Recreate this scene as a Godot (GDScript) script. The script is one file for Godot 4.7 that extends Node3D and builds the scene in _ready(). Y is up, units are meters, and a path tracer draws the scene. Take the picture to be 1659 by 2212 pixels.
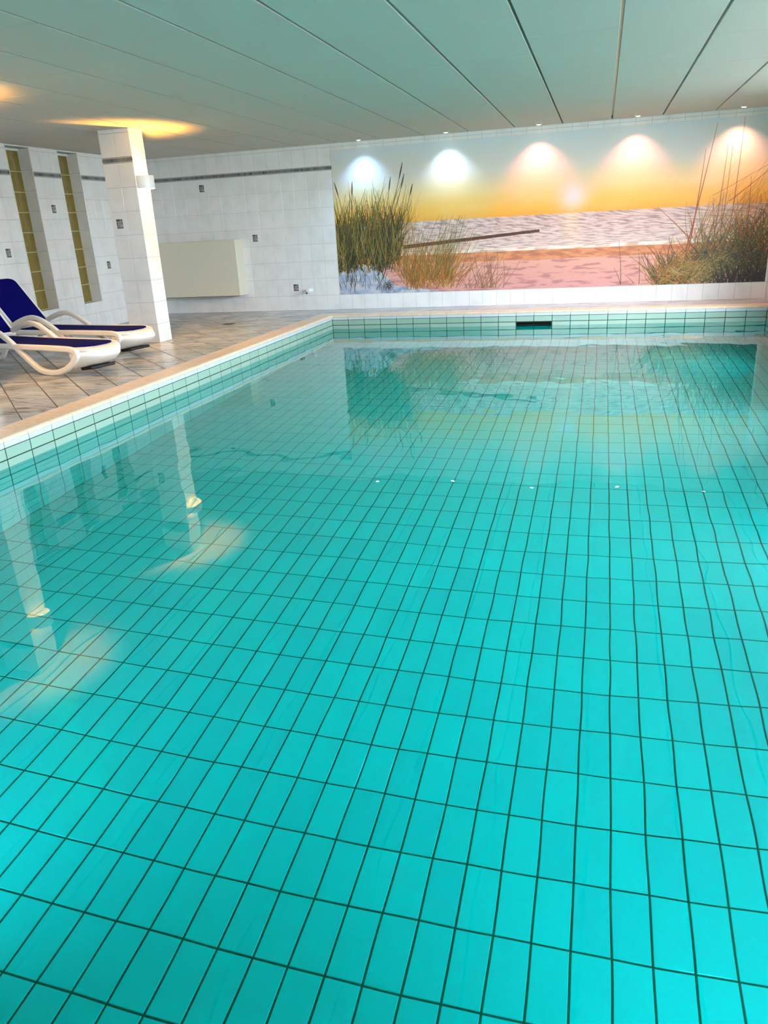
extends Node3D
# An indoor hotel pool. x runs along the mural wall (0 = left pool edge), z towards the camera (0 = far pool edge), y = 0 is the deck.

const X_LEFT := -3.35      # left wall face
const X_RIGHT := 6.12      # right wall face
const Z_BACK := -0.867     # mural wall face
const Z_NEAR := 14.0       # wall behind the camera
const Y_CEIL := 2.417
const Y_WATER := -0.205
const Y_BED := -1.40
const POOL_L := 10.5
const WINDOWS := [2.3, 5.2, 8.1]  # middles of the windows in the right wall
const TILE_U := 0.2093     # white wall tiles: module width, module height, where the grid starts
const TILE_V := 0.262
const TILE_X0 := -0.147
const TILE_Y0 := 0.223

var M := {}
var shared := {}
var names := {}
var rng := RandomNumberGenerator.new()


# ---------------------------------------------------------------- helpers
func srgb(r: float, g: float, b: float) -> Color:
	return Color(r / 255.0, g / 255.0, b / 255.0)


func mat(called: String, c: Color, rough := 0.5, metal := 0.0, spec := 0.5) -> StandardMaterial3D:
	var m := StandardMaterial3D.new()
	m.resource_name = called
	m.albedo_color = c
	m.roughness = rough
	m.metallic = metal
	m.metallic_specular = spec
	M[called] = m
	return m


func numbered(called: String) -> String:
	if not names.has(called):
		names[called] = 0
		return called
	names[called] += 1
	return "%s_%03d" % [called, names[called]]


func tag(o: Node, label: String, category := "", group := "", kind := "") -> Node:
	o.set_meta("label", label)
	if category: o.set_meta("category", category)
	if group: o.set_meta("group", group)
	if kind: o.set_meta("kind", kind)
	return o


func thing(called: String, at := Vector3.ZERO, turn := 0.0) -> Node3D:
	var o := Node3D.new()
	o.name = numbered(called)
	o.position = at
	o.rotation.y = turn
	add_child(o, true)
	return o


func part(called: String, mesh: Mesh, m: Material, parent: Node, at := Transform3D()) -> MeshInstance3D:
	var o := MeshInstance3D.new()
	o.name = called if parent != self else numbered(called)
	o.mesh = mesh
	o.material_override = m
	o.transform = at
	parent.add_child(o, true)
	return o


func structure(called: String, label: String) -> Node3D:
	var o := thing(called)
	o.set_meta("kind", "structure")
	o.set_meta("label", label)
	return o


func tool() -> SurfaceTool:
	var st := SurfaceTool.new()
	st.begin(Mesh.PRIMITIVE_TRIANGLES)
	return st


func quad(st: SurfaceTool, a: Vector3, b: Vector3, c: Vector3, d: Vector3) -> void:  # counter-clockwise seen from outside
	var n := (b - a).cross(c - a).normalized()
	for p in [a, c, b, a, d, c]:
		st.set_normal(n)
		st.add_vertex(p)


func tri(st: SurfaceTool, a: Vector3, b: Vector3, c: Vector3) -> void:
	var n := (b - a).cross(c - a).normalized()
	for p in [a, c, b]:
		st.set_normal(n)
		st.add_vertex(p)


func tile_into(st: SurfaceTool, t: Transform3D, w: float, h: float, thick: float, c: float) -> void:
	# a tile that faces +Z at z = 0 with chamfered front edges
	var x := w / 2
	var y := h / 2
	var f := [Vector3(-x + c, -y + c, 0), Vector3(x - c, -y + c, 0), Vector3(x - c, y - c, 0), Vector3(-x + c, y - c, 0)]
	var e := [Vector3(-x, -y, -c), Vector3(x, -y, -c), Vector3(x, y, -c), Vector3(-x, y, -c)]
	var b := [Vector3(-x, -y, -thick), Vector3(x, -y, -thick), Vector3(x, y, -thick), Vector3(-x, y, -thick)]
	for k in 4:
		f[k] = t * f[k]
		e[k] = t * e[k]
		b[k] = t * b[k]
	quad(st, f[0], f[1], f[2], f[3])
	for k in 4:
		var n := (k + 1) % 4
		quad(st, e[k], e[n], f[n], f[k])
		quad(st, b[k], b[n], e[n], e[k])


func tile_mesh(w: float, h: float, thick := 0.01, c := 0.0025) -> Mesh:
	var key := "tile %.4f %.4f %.4f %.4f" % [w, h, thick, c]
	if not shared.has(key):
		var st := tool()
		tile_into(st, Transform3D(), w, h, thick, c)
		shared[key] = st.commit()
	return shared[key]


func box_into(st: SurfaceTool, centre: Vector3, size: Vector3, c := 0.0, turn := Basis()) -> void:
	var s := size / 2
	var i := s - Vector3(c, c, c)
	for axis in 3:
		var a := (axis + 1) % 3
		var b := (axis + 2) % 3
		for side in [-1.0, 1.0]:
			var p := []
			for k in 4:
				var v := Vector3()
				v[axis] = s[axis] * side
				v[a] = i[a] * [-1.0, 1.0, 1.0, -1.0][k]
				v[b] = i[b] * [-1.0, -1.0, 1.0, 1.0][k]
				p.append(centre + turn * v)
			if side > 0: quad(st, p[0], p[1], p[2], p[3])
			else: quad(st, p[3], p[2], p[1], p[0])
	if c <= 0.0: return
	for axis in 3:  # edges along axis
		var a := (axis + 1) % 3
		var b := (axis + 2) % 3
		for sa in [-1.0, 1.0]:
			for sb in [-1.0, 1.0]:
				var lo := Vector3()
				var hi := Vector3()
				lo[axis] = -i[axis]; hi[axis] = i[axis]
				var p0 := lo; var p1 := hi; var p2 := hi; var p3 := lo
				p0[a] = s[a] * sa; p0[b] = i[b] * sb
				p1[a] = s[a] * sa; p1[b] = i[b] * sb
				p2[a] = i[a] * sa; p2[b] = s[b] * sb
				p3[a] = i[a] * sa; p3[b] = s[b] * sb
				var q := [centre + turn * p0, centre + turn * p1, centre + turn * p2, centre + turn * p3]
				if sa * sb < 0: quad(st, q[0], q[1], q[2], q[3])
				else: quad(st, q[3], q[2], q[1], q[0])
	for sx in [-1.0, 1.0]:
		for sy in [-1.0, 1.0]:
			for sz in [-1.0, 1.0]:
				var a := centre + turn * Vector3(s.x * sx, i.y * sy, i.z * sz)
				var b := centre + turn * Vector3(i.x * sx, s.y * sy, i.z * sz)
				var d := centre + turn * Vector3(i.x * sx, i.y * sy, s.z * sz)
				if sx * sy * sz > 0: tri(st, a, b, d)
				else: tri(st, a, d, b)


func box(size: Vector3, c := 0.0, centre := Vector3.ZERO) -> Mesh:
	var key := "box %s %s %.4f" % [size, centre, c]
	if not shared.has(key):
		var st := tool()
		box_into(st, centre, size, c)
		shared[key] = st.commit()
	return shared[key]


func slab(lo: Vector3, hi: Vector3) -> Mesh:
	return box(hi - lo, 0.0, (lo + hi) / 2)


func smooth_strip(st: SurfaceTool, rings: Array, normals: Array, closed_ring: bool, flip := false) -> void:
	# rings[i][k]: points; one quad between neighbours, normals as given
	for i in rings.size() - 1:
		var n: int = rings[i].size()
		for k in (n if closed_ring else n - 1):
			var l := (k + 1) % n
			var ids := [[i, k], [i + 1, k], [i + 1, l], [i, k], [i + 1, l], [i, l]]
			if flip: ids.reverse()
			for e in ids:
				st.set_normal(normals[e[0]][e[1]])
				st.add_vertex(rings[e[0]][e[1]])


func curve(points: Array, per := 6) -> PackedVector2Array:  # Catmull-Rom through the points
	var out := PackedVector2Array()
	for i in points.size() - 1:
		var p0: Vector2 = points[maxi(i - 1, 0)]
		var p3: Vector2 = points[mini(i + 2, points.size() - 1)]
		for k in per:
			out.append((points[i] as Vector2).cubic_interpolate(points[i + 1], p0, p3, float(k) / per))
	out.append(points[-1])
	return out


func rounded(hw: float, hh: float, r: float, seg := 3) -> Array:  # [points, normals] of a rounded rectangle
	var pts := []
	var nor := []
	for c in 4:
		var cx: float = [1, -1, -1, 1][c] * (hw - r)
		var cy: float = [1, 1, -1, -1][c] * (hh - r)
		for k in seg + 1:
			var a := PI / 2 * (c + float(k) / seg)
			pts.append(Vector2(cx + cos(a) * r, cy + sin(a) * r))
			nor.append(Vector2(cos(a), sin(a)))
	return [pts, nor]


func sweep_into(st: SurfaceTool, path: PackedVector2Array, z: float, hw: float, hh: float, r: float) -> void:
	# a bar that follows a path in the x-y plane at depth z; hw across (z), hh in the plane
	var prof := rounded(hw, hh, r)
	var rings := []
	var nors := []
	for i in path.size():
		var d := (path[mini(i + 1, path.size() - 1)] - path[maxi(i - 1, 0)]).normalized()
		var up := Vector3(-d.y, d.x, 0)
		var at := Vector3(path[i].x, path[i].y, z)
		var a := []
		var b := []
		for k in prof[0].size():
			var p: Vector2 = prof[0][k]
			var n: Vector2 = prof[1][k]
			a.append(at + Vector3(0, 0, p.x) + up * p.y)
			b.append(Vector3(0, 0, n.x) + up * n.y)
		rings.append(a)
		nors.append(b)
	smooth_strip(st, rings, nors, true, true)
	for e in [0, rings.size() - 1]:
		var c := Vector3(path[e].x, path[e].y, z)
		for k in rings[e].size():
			var l: int = (k + 1) % rings[e].size()
			if e == 0: tri(st, c, rings[e][k], rings[e][l])
			else: tri(st, c, rings[e][l], rings[e][k])


func lathe(profile: Array, seg := 24, from := 0.0, to := TAU) -> Mesh:  # profile: Vector2(radius, height) from top to bottom
	var st := tool()
	var rings := []
	var nors := []
	for i in profile.size():
		var d: Vector2 = (profile[mini(i + 1, profile.size() - 1)] - profile[maxi(i - 1, 0)]).normalized()
		var n2 := Vector2(-d.y, d.x)
		var a := []
		var b := []
		for k in seg + 1:
			var t := lerpf(from, to, float(k) / seg)
			a.append(Vector3(cos(t) * profile[i].x, profile[i].y, sin(t) * profile[i].x))
			b.append(Vector3(cos(t) * n2.x, n2.y, sin(t) * n2.x))
		rings.append(a)
		nors.append(b)
	smooth_strip(st, rings, nors, false)
	return st.commit()


func facing(at: Vector3, n: Vector3) -> Transform3D:  # +Z of the mesh along n, +Y up (or -z for floors)
	var up := Vector3.UP if absf(n.y) < 0.5 else Vector3.FORWARD
	var x := up.cross(n).normalized()
	return Transform3D(Basis(x, n.cross(x), n), at)


func noise_tex(size: int, freq: float, ramp: Array, seed_ := 1, octaves := 4, normal := false, stretch := 1) -> NoiseTexture2D:
	var n := FastNoiseLite.new()
	n.seed = seed_
	n.noise_type = FastNoiseLite.TYPE_SIMPLEX_SMOOTH
	n.frequency = freq
	n.fractal_octaves = octaves
	var t := NoiseTexture2D.new()
	t.width = size
	t.height = size / stretch
	t.seamless = true
	t.noise = n
	if normal:
		t.as_normal_map = true
		t.bump_strength = 3.0
	if ramp:
		var g := Gradient.new()
		g.offsets = PackedFloat32Array(ramp.map(func(e): return e[0]))
		g.colors = PackedColorArray(ramp.map(func(e): return e[1]))
		t.color_ramp = g
	return t


# ---------------------------------------------------------------- build
func _ready() -> void:
	rng.seed = 7
	set_camera_and_light()
	make_materials()
	build_shell()
	build_pool()
	build_deck()
	build_ceiling()
	build_columns()
	build_mural()
	build_spots()
	build_glass_windows()
	build_back_wall_things()
	build_loungers()


func set_camera_and_light() -> void:
	var cam := Camera3D.new()
	cam.name = "camera"
	cam.position = Vector3(3.8681, 1.2175, 11.1593)
	cam.rotation = Vector3(-0.3591, 0.281, -0.0546)
	cam.fov = rad_to_deg(2.0 * atan(1106.0 / 1642.96))
	cam.near = 0.05
	cam.far = 200.0
	add_child(cam)
	cam.current = true

	var env := Environment.new()
	env.background_mode = Environment.BG_SKY
	var sky_mat := ProceduralSkyMaterial.new()
	sky_mat.sky_top_color = Color(0.62, 0.74, 0.92)
	sky_mat.sky_horizon_color = Color(0.86, 0.91, 0.97)
	sky_mat.ground_bottom_color = Color(0.62, 0.61, 0.59)
	sky_mat.ground_horizon_color = Color(0.72, 0.71, 0.70)
	var sky := Sky.new()
	sky.sky_material = sky_mat
	env.sky = sky
	env.background_energy_multiplier = 5.0
	env.tonemap_mode = Environment.TONE_MAPPER_LINEAR
	env.tonemap_exposure = 1.42
	env.sdfgi_enabled = true
	env.ssao_enabled = true
	env.ssil_enabled = true
	var we := WorldEnvironment.new()
	we.name = "environment"
	we.environment = env
	add_child(we)

	# daylight: the bright sky that stands before each window of the right wall and the wall behind the viewer, looking down into the room
	var far := AreaLight3D.new()
	far.name = "window_daylight"
	far.area_size = Vector2(5.0, 2.4)
	far.light_color = Color(1.0, 0.97, 0.93)
	far.light_energy = 30.0
	far.area_range = 40.0
	far.shadow_enabled = true
	far.position = Vector3(2.9, 2.75, Z_NEAR + 1.35)
	far.rotation = Vector3(-0.5, 0, 0)
	add_child(far, true)
	for zc in WINDOWS:
		var day := AreaLight3D.new()
		day.name = "window_daylight"
		day.area_size = Vector2(2.6, 2.4)
		day.light_color = Color(0.93, 0.97, 1.0)
		day.light_energy = 74.0
		day.area_range = 40.0
		day.shadow_enabled = true
		day.position = Vector3(X_RIGHT + 1.35, 2.75, zc)
		day.rotation = Vector3(-0.72, PI / 2, 0)
		add_child(day, true)


func make_materials() -> void:
	var m := mat("wall_tile", srgb(250, 249, 247), 0.16)
	m.albedo_texture = noise_tex(512, 0.006, [[0.0, srgb(240, 240, 239)], [0.5, srgb(248, 248, 248)], [1.0, srgb(252, 252, 252)]], 3, 4)
	m.uv1_triplanar = true
	m.uv1_world_triplanar = true
	m.uv1_scale = Vector3(0.9, 0.9, 0.9)
	mat("wall_grout", srgb(176, 178, 178), 0.9)
	mat("band_dark", srgb(255, 255, 255), 0.3).vertex_color_use_as_albedo = true
	mat("plaster", srgb(228, 228, 224), 0.9)
	for k in 3:
		mat("pool_tile_%d" % k, [srgb(152, 178, 162), srgb(149, 175, 161), srgb(156, 181, 165)][k], 0.12)
	mat("pool_grout", srgb(22, 62, 34), 0.9)
	mat("edge_tile", srgb(204, 208, 214), 0.2)
	m = mat("coping", srgb(242, 216, 190), 0.35)
	m.albedo_texture = noise_tex(256, 0.03, [[0.0, srgb(230, 222, 212)], [1.0, srgb(255, 255, 255)]], 9)
	m.uv1_triplanar = true
	m.uv1_world_triplanar = true
	m.uv1_scale = Vector3(2, 2, 2)
	for k in 3:
		m = mat("deck_stone_%d" % k, [srgb(226, 226, 226), srgb(240, 240, 240), srgb(250, 250, 250)][k], 0.24)
		m.albedo_texture = deck_texture()
		m.uv1_triplanar = true
		m.uv1_world_triplanar = true
		m.uv1_scale = Vector3(0.55, 0.55, 0.55)
		m.uv1_offset = Vector3(0.31 * k, 0.0, 0.17 * k)
	mat("deck_grout", srgb(78, 72, 66), 0.9)
	mat("ceiling_panel", srgb(208, 200, 189), 0.85)
	mat("ceiling_gap", srgb(60, 64, 62), 0.9)
	mat("ceiling_bar", srgb(232, 222, 206), 0.35, 0.6)
	mat("white_plastic", srgb(240, 236, 230), 0.35)
	mat("navy_mesh", srgb(6, 6, 92), 0.9, 0.0, 0.2)
	mat("cabinet_cream", srgb(226, 220, 200), 0.45)
	mat("black", srgb(14, 14, 15), 0.6)
	mat("dark_steel", srgb(70, 74, 76), 0.4, 0.8)
	mat("chrome", srgb(220, 222, 224), 0.15, 1.0)
	mat("white_enamel", srgb(242, 242, 240), 0.3)
	mat("frame_white", srgb(232, 234, 234), 0.4)
	m = mat("window_glass", Color(0.9, 0.95, 0.95, 0.06), 0.02)
	m.transparency = BaseMaterial3D.TRANSPARENCY_ALPHA
	m = mat("glass_block", Color(srgb(150, 128, 48), 0.72), 0.12)
	m.transparency = BaseMaterial3D.TRANSPARENCY_ALPHA
	mat("block_mortar", srgb(206, 200, 160), 0.8)
	mat("corridor", srgb(140, 124, 70), 0.9)
	m = mat("water", Color(srgb(0, 244, 255), 0.0), 0.0)
	m.refraction_enabled = true
	m.refraction_scale = 0.033
	m.transparency = BaseMaterial3D.TRANSPARENCY_ALPHA
	m = mat("motif", Color.WHITE, 0.2)
	m.albedo_texture = motif_texture()


func deck_texture() -> Texture2D:
	if shared.has("deck texture"): return shared["deck texture"]
	# flamed stone print: beige ground, long grey streaks and a few dark veins
	var n := FastNoiseLite.new()
	n.seed = 21
	n.frequency = 0.9
	n.fractal_octaves = 5
	var s := FastNoiseLite.new()
	s.seed = 22
	s.frequency = 1.0
	s.fractal_octaves = 4
	var size := 768
	var im := Image.create(size, size, false, Image.FORMAT_RGB8)
	for y in size:
		for x in size:
			var a := TAU * x / size
			var b := TAU * y / size
			# periodic: points on two circles, stretched along x
			var w := n.get_noise_3d(cos(a) * 0.5, sin(a) * 0.5, cos(b) * 1.6) + n.get_noise_3d(cos(a) * 0.5 + 9.0, sin(a) * 0.5, sin(b) * 1.6)
			var v := s.get_noise_3d(cos(a) * 0.7 + w * 0.5, cos(b) * 3.5 + w * 0.4, sin(b) * 3.5 + sin(a) * 0.7)
			var c := srgb(200, 197, 193).lerp(srgb(164, 170, 177), clampf(0.5 + w * 0.9, 0, 1))
			c = c.lerp(srgb(140, 138, 136), clampf((v - 0.12) * 2.6, 0, 0.75))
			c = c.lerp(srgb(84, 80, 78), clampf((v - 0.36) * 5.0, 0, 0.7))
			im.set_pixel(x, y, c)
	shared["deck texture"] = ImageTexture.create_from_image(im)
	return shared["deck texture"]


func motif_texture() -> Texture2D:
	# the small printed emblem of the accent tiles: a grey block picture with darker upper and left edge
	var w := 24
	var h := 30
	var im := Image.create(w, h, false, Image.FORMAT_RGB8)
	im.fill(srgb(170, 170, 172))
	im.fill_rect(Rect2i(0, 0, 15, 7), srgb(76, 76, 80))
	im.fill_rect(Rect2i(17, 0, 7, 7), srgb(110, 110, 116))
	im.fill_rect(Rect2i(0, 9, 6, 12), srgb(96, 96, 102))
	im.fill_rect(Rect2i(8, 9, 9, 8), srgb(132, 130, 138))
	im.fill_rect(Rect2i(19, 8, 5, 10), srgb(104, 104, 108))
	im.fill_rect(Rect2i(8, 19, 6, 4), srgb(100, 98, 100))
	im.fill_rect(Rect2i(0, 23, 24, 7), srgb(116, 112, 104))
	im.fill_rect(Rect2i(10, 22, 10, 3), srgb(176, 170, 160))
	im.resize(96, 120, Image.INTERPOLATE_LANCZOS)
	return ImageTexture.create_from_image(im)


# ---------------------------------------------------------------- the room
func motif_on(parent: Node, at: Vector3, n: Vector3) -> void:
	var q := QuadMesh.new()
	q.size = Vector2(0.085, 0.105)
	if not shared.has("motif"): shared["motif"] = q
	part("printed_motif", shared["motif"], M.motif, parent, facing(at + n * 0.0006, n))


func wall_rows() -> Array:  # [bottom, top] of every tile row
	var rows := [[-0.02, TILE_Y0]]
	for k in 7:
		rows.append([TILE_Y0 + TILE_V * k, TILE_Y0 + TILE_V * (k + 1)])
	rows.append([2.121, 2.371])
	rows.append([2.371, Y_CEIL + 0.02])
	return rows


func band(parent: Node, from: Vector3, to: Vector3, n: Vector3) -> void:
	# the row of little mosaic stones at y 2.057 .. 2.121, with a light joint above and below
	var st := tool()
	var along := (to - from).normalized()
	var length := from.distance_to(to)
	var r := RandomNumberGenerator.new()
	r.seed = 11
	var k := 0
	var at := 0.0
	while at < length - 0.008:
		var w: float = minf([0.034, 0.022, 0.05][k % 3], length - at)
		var tone := r.randf_range(0.10, 0.26)
		st.set_color(Color(tone * 1.02, tone * 1.0, tone * 0.98))
		tile_into(st, facing(from + along * (at + w / 2) + Vector3(0, 2.089, 0) + n * 0.001, n), w - 0.004, 0.036, 0.01, 0.002)
		at += w
		k += 1
	var o := part("mosaic_band", st.commit(), M.band_dark, parent)
	o.set_meta("kind", "stuff")
	o.set_meta("label", "thin dark mosaic line of small grey stones")


func tiled(parent: Node, a0: float, a1: float, grid0: float, place: Callable, keep: Callable, n: Vector3, motifs: Array, width := TILE_U) -> void:
	# columns of tiles between a0 and a1 along the wall; place(a, y) gives the point, keep(lo, hi, y0, y1) the free rectangles
	var first := int(floor((a0 - grid0) / width + 0.001))
	var last := int(ceil((a1 - grid0) / width - 0.001))
	for row in wall_rows():
		for c in range(first, last):
			var lo: float = maxf(a0, grid0 + c * width)
			var hi: float = minf(a1, grid0 + (c + 1) * width)
			for f in keep.call(lo, hi, row[0], row[1]):
				var w: float = f[1] - f[0] - 0.003
				var h: float = f[3] - f[2] - 0.003
				if w < 0.006 or h < 0.006: continue
				var o := part("wall_tile", tile_mesh(snappedf(w, 0.0005), snappedf(h, 0.0005), 0.008, 0.0015), M.wall_tile, parent, facing(place.call((f[0] + f[1]) / 2, (f[2] + f[3]) / 2), n))
				for q in motifs:
					if q.x > lo and q.x < hi and q.y > row[0] and q.y < row[1]:
						motif_on(o, Vector3.ZERO, Vector3.BACK)


func minus(lo: float, hi: float, y0: float, y1: float, hole: Rect2) -> Array:  # what is left of a tile beside a hole
	var r := Rect2(lo, y0, hi - lo, y1 - y0)
	if not r.intersects(hole): return [[lo, hi, y0, y1]]
	var out := []
	if hole.position.x > lo: out.append([lo, hole.position.x, y0, y1])
	if hole.end.x < hi: out.append([hole.end.x, hi, y0, y1])
	var l := maxf(lo, hole.position.x)
	var h := minf(hi, hole.end.x)
	if hole.position.y > y0: out.append([l, h, y0, hole.position.y])
	if hole.end.y < y1: out.append([l, h, hole.end.y, y1])
	return out


func glass_openings() -> Array:
	return [Rect2(0.81, 0.375, 0.44, 2.025), Rect2(1.82, 0.375, 0.44, 2.025), Rect2(2.83, 0.375, 0.44, 2.025)]


func build_shell() -> void:
	# mural wall
	var w := structure("wall_back", "white tiled wall that carries the beach mural, behind the pool")
	part("masonry", slab(Vector3(X_LEFT - 0.3, -1.8, Z_BACK - 0.3), Vector3(X_RIGHT + 0.3, Y_CEIL + 0.3, Z_BACK - 0.004)), M.wall_grout, w)
	var mural := Rect2(-0.135 + 0.02, 0.2246 + 0.02, 6.226 - 0.04, 2.101 - 0.04)
	tiled(w, X_LEFT, X_RIGHT, TILE_X0, func(a, y): return Vector3(a, y, Z_BACK),
		func(lo, hi, y0, y1): return minus(lo, hi, y0, y1, mural), Vector3.BACK,
		[Vector2(-2.331, 1.944), Vector2(-1.509, 1.152), Vector2(-0.877, 0.358)])
	band(w, Vector3(X_LEFT, 0, Z_BACK), Vector3(-0.12, 0, Z_BACK), Vector3.BACK)

	# left wall, with deep openings for the glass-block windows
	w = structure("wall_left", "white tiled side wall with tall glass block niches, beyond the loungers")
	var st := tool()
	var z := Z_BACK - 0.3
	var holes := glass_openings()
	for h in holes:
		box_into(st, Vector3(X_LEFT - 0.154, 0.4, (z + h.position.x) / 2), Vector3(0.3, 4.6, h.position.x - z))
		box_into(st, Vector3(X_LEFT - 0.154, (-1.9 + h.position.y) / 2, h.get_center().x), Vector3(0.3, h.position.y + 1.9, h.size.x))
		box_into(st, Vector3(X_LEFT - 0.154, (h.end.y + 2.7) / 2, h.get_center().x), Vector3(0.3, 2.7 - h.end.y, h.size.x))
		z = h.end.x
	box_into(st, Vector3(X_LEFT - 0.154, 0.4, (z + Z_NEAR + 0.3) / 2), Vector3(0.3, 4.6, Z_NEAR + 0.3 - z))
	part("masonry", st.commit(), M.wall_grout, w)
	tiled(w, Z_BACK, 5.2, 0.81 - TILE_U * 9, func(a, y): return Vector3(X_LEFT, y, a),
		func(lo, hi, y0, y1):
			var left := [[lo, hi, y0, y1]]
			for h in holes:
				var next := []
				for f in left: next.append_array(minus(f[0], f[1], f[2], f[3], h))
				left = next
			return left, Vector3.RIGHT, [Vector2(1.546, 1.697), Vector2(2.582, 1.178), Vector2(0.491, 0.914)])
	var from := Z_BACK
	for h in holes:
		band(w, Vector3(X_LEFT, 0, h.position.x), Vector3(X_LEFT, 0, from), Vector3.RIGHT)
		from = h.end.x
	band(w, Vector3(X_LEFT, 0, 5.2), Vector3(X_LEFT, 0, from), Vector3.RIGHT)
	part("plaster", slab(Vector3(X_LEFT - 0.004, -0.02, 5.2), Vector3(X_LEFT, Y_CEIL + 0.02, Z_NEAR)), M.wall_tile, w)
	for h in holes:  # tiled reveals of the niches
		for k in 8:
			var y0: float = h.position.y + k * 0.253
			for side in [-1.0, 1.0]:
				part("reveal_tile", tile_mesh(0.175, 0.25, 0.008, 0.0015), M.wall_tile, w, facing(Vector3(X_LEFT - 0.09, y0 + 0.1265, h.position.x + 0.004 if side > 0 else h.end.x - 0.004), Vector3(0, 0, side)))
		part("sill_tile", tile_mesh(0.19, h.size.x - 0.016, 0.008, 0.0015), M.wall_tile, w, Transform3D(Basis(Vector3.RIGHT, -PI / 2), Vector3(X_LEFT - 0.09, h.position.y + 0.006, h.get_center().x)))

	# right wall with two window openings outside the frame
	w = structure("wall_right", "white tiled wall along the right pool edge")
	st = tool()
	z = Z_BACK - 0.3
	for zc in WINDOWS:
		box_into(st, Vector3(X_RIGHT + 0.154, 0.4, (z + zc - 1.3) / 2), Vector3(0.3, 4.6, zc - 1.3 - z))
		box_into(st, Vector3(X_RIGHT + 0.154, -0.65, zc), Vector3(0.3, 2.5, 2.6))
		box_into(st, Vector3(X_RIGHT + 0.154, 2.5, zc), Vector3(0.3, 0.4, 2.6))
		z = zc + 1.3
	box_into(st, Vector3(X_RIGHT + 0.154, 0.4, (z + Z_NEAR + 0.3) / 2), Vector3(0.3, 4.6, Z_NEAR + 0.3 - z))
	part("masonry", st.commit(), M.wall_grout, w)
	tiled(w, Z_BACK, 1.0, Z_BACK, func(a, y): return Vector3(X_RIGHT, y, a), func(lo, hi, y0, y1): return [[lo, hi, y0, y1]], Vector3.LEFT, [Vector2(-0.55, 1.36), Vector2(0.6, 0.6)])
	band(w, Vector3(X_RIGHT, 0, Z_BACK), Vector3(X_RIGHT, 0, 1.0), Vector3.LEFT)
	for s in [[1.0, -0.02, Z_NEAR, 0.6], [1.0, 2.3, Z_NEAR, Y_CEIL + 0.02], [3.6, 0.6, 3.9, 2.3], [6.5, 0.6, 6.8, 2.3], [9.4, 0.6, Z_NEAR, 2.3]]:
		part("plaster", slab(Vector3(X_RIGHT, s[1], s[0]), Vector3(X_RIGHT + 0.004, s[3], s[2])), M.wall_tile, w)
	for k in WINDOWS.size():
		var zc: float = WINDOWS[k]
		var win := structure("window_%d" % (4 + k), "large white framed window in the right wall, %s the mural" % ["nearest", "second from", "farthest from"][k])
		st = tool()
		for e in [[Vector3(0, 0.03, 0), Vector3(0.07, 0.06, 2.6)], [Vector3(0, 1.67, 0), Vector3(0.07, 0.06, 2.6)], [Vector3(0, 0.85, -1.27), Vector3(0.07, 1.58, 0.06)], [Vector3(0, 0.85, 1.27), Vector3(0.07, 1.58, 0.06)], [Vector3(0, 0.85, 0), Vector3(0.07, 1.58, 0.07)]]:
			box_into(st, Vector3(X_RIGHT + 0.12, 0.6, zc) + e[0], e[1], 0.006)
		part("window_frame", st.commit(), M.frame_white, win)
		for side in [-1, 1]:
			part("pane", box(Vector3(0.006, 1.6, 1.2)), M.window_glass, win, Transform3D(Basis(), Vector3(X_RIGHT + 0.12, 1.45, zc + 0.635 * side)))

	w = structure("wall_front", "plain white wall behind the viewer")
	for e in [[X_LEFT - 0.3, -1.8, 0.4, Y_CEIL + 0.3], [5.4, -1.8, X_RIGHT + 0.3, Y_CEIL + 0.3], [0.4, -1.8, 5.4, 0.6], [0.4, 2.3, 5.4, Y_CEIL + 0.3]]:
		part("plaster", slab(Vector3(e[0], e[1], Z_NEAR), Vector3(e[2], e[3], Z_NEAR + 0.3)), M.plaster, w)
	var near := structure("window_7", "wide white framed window in the wall behind the viewer")
	st = tool()
	for e in [[2.9, 0.63, 5.0, 0.06], [2.9, 2.27, 5.0, 0.06], [0.43, 1.45, 0.06, 1.58], [5.37, 1.45, 0.06, 1.58], [2.07, 1.45, 0.06, 1.58], [3.73, 1.45, 0.06, 1.58]]:
		box_into(st, Vector3(e[0], e[1], Z_NEAR + 0.12), Vector3(e[2], e[3], 0.07), 0.006)
	part("window_frame", st.commit(), M.frame_white, near)
	for k in 3:
		part("pane", box(Vector3(1.6, 1.6, 0.006)), M.window_glass, near, Transform3D(Basis(), Vector3(1.25 + 1.65 * k, 1.45, Z_NEAR + 0.12)))


# ---------------------------------------------------------------- the pool
func pool_rows() -> Array:
	var rows := [[-0.151, -0.072]]
	for k in 10: rows.append([-0.151 - 0.125 * (k + 1), -0.151 - 0.125 * k])
	return rows


func pool_wall(called: String, label: String, length: float, place: Callable, n: Vector3, order: Callable, skip: Callable, limit := 300) -> Node3D:
	var w := structure(called, label)
	var all := []
	for c in int(length / 0.25):
		for r in pool_rows():
			if not skip.call(c, r): all.append([c, r])
	all.sort_custom(order)
	var rest := tool()
	var t := 0
	for e in all:
		var h: float = e[1][1] - e[1][0]
		var at := facing(place.call(e[0] * 0.25 + 0.125, (e[1][0] + e[1][1]) / 2), n)
		if t < limit: part("pool_tile", tile_mesh(0.2425, h - 0.0075, 0.012, 0.002), M["pool_tile_%d" % rng.randi_range(0, 2)], w, at)
		else: tile_into(rest, at, 0.2425, h - 0.0075, 0.012, 0.002)
		t += 1
	if all.size() > limit:
		part("tile_field", rest.commit(), M.pool_tile_0, w).set_meta("kind", "stuff")
	return w


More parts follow.
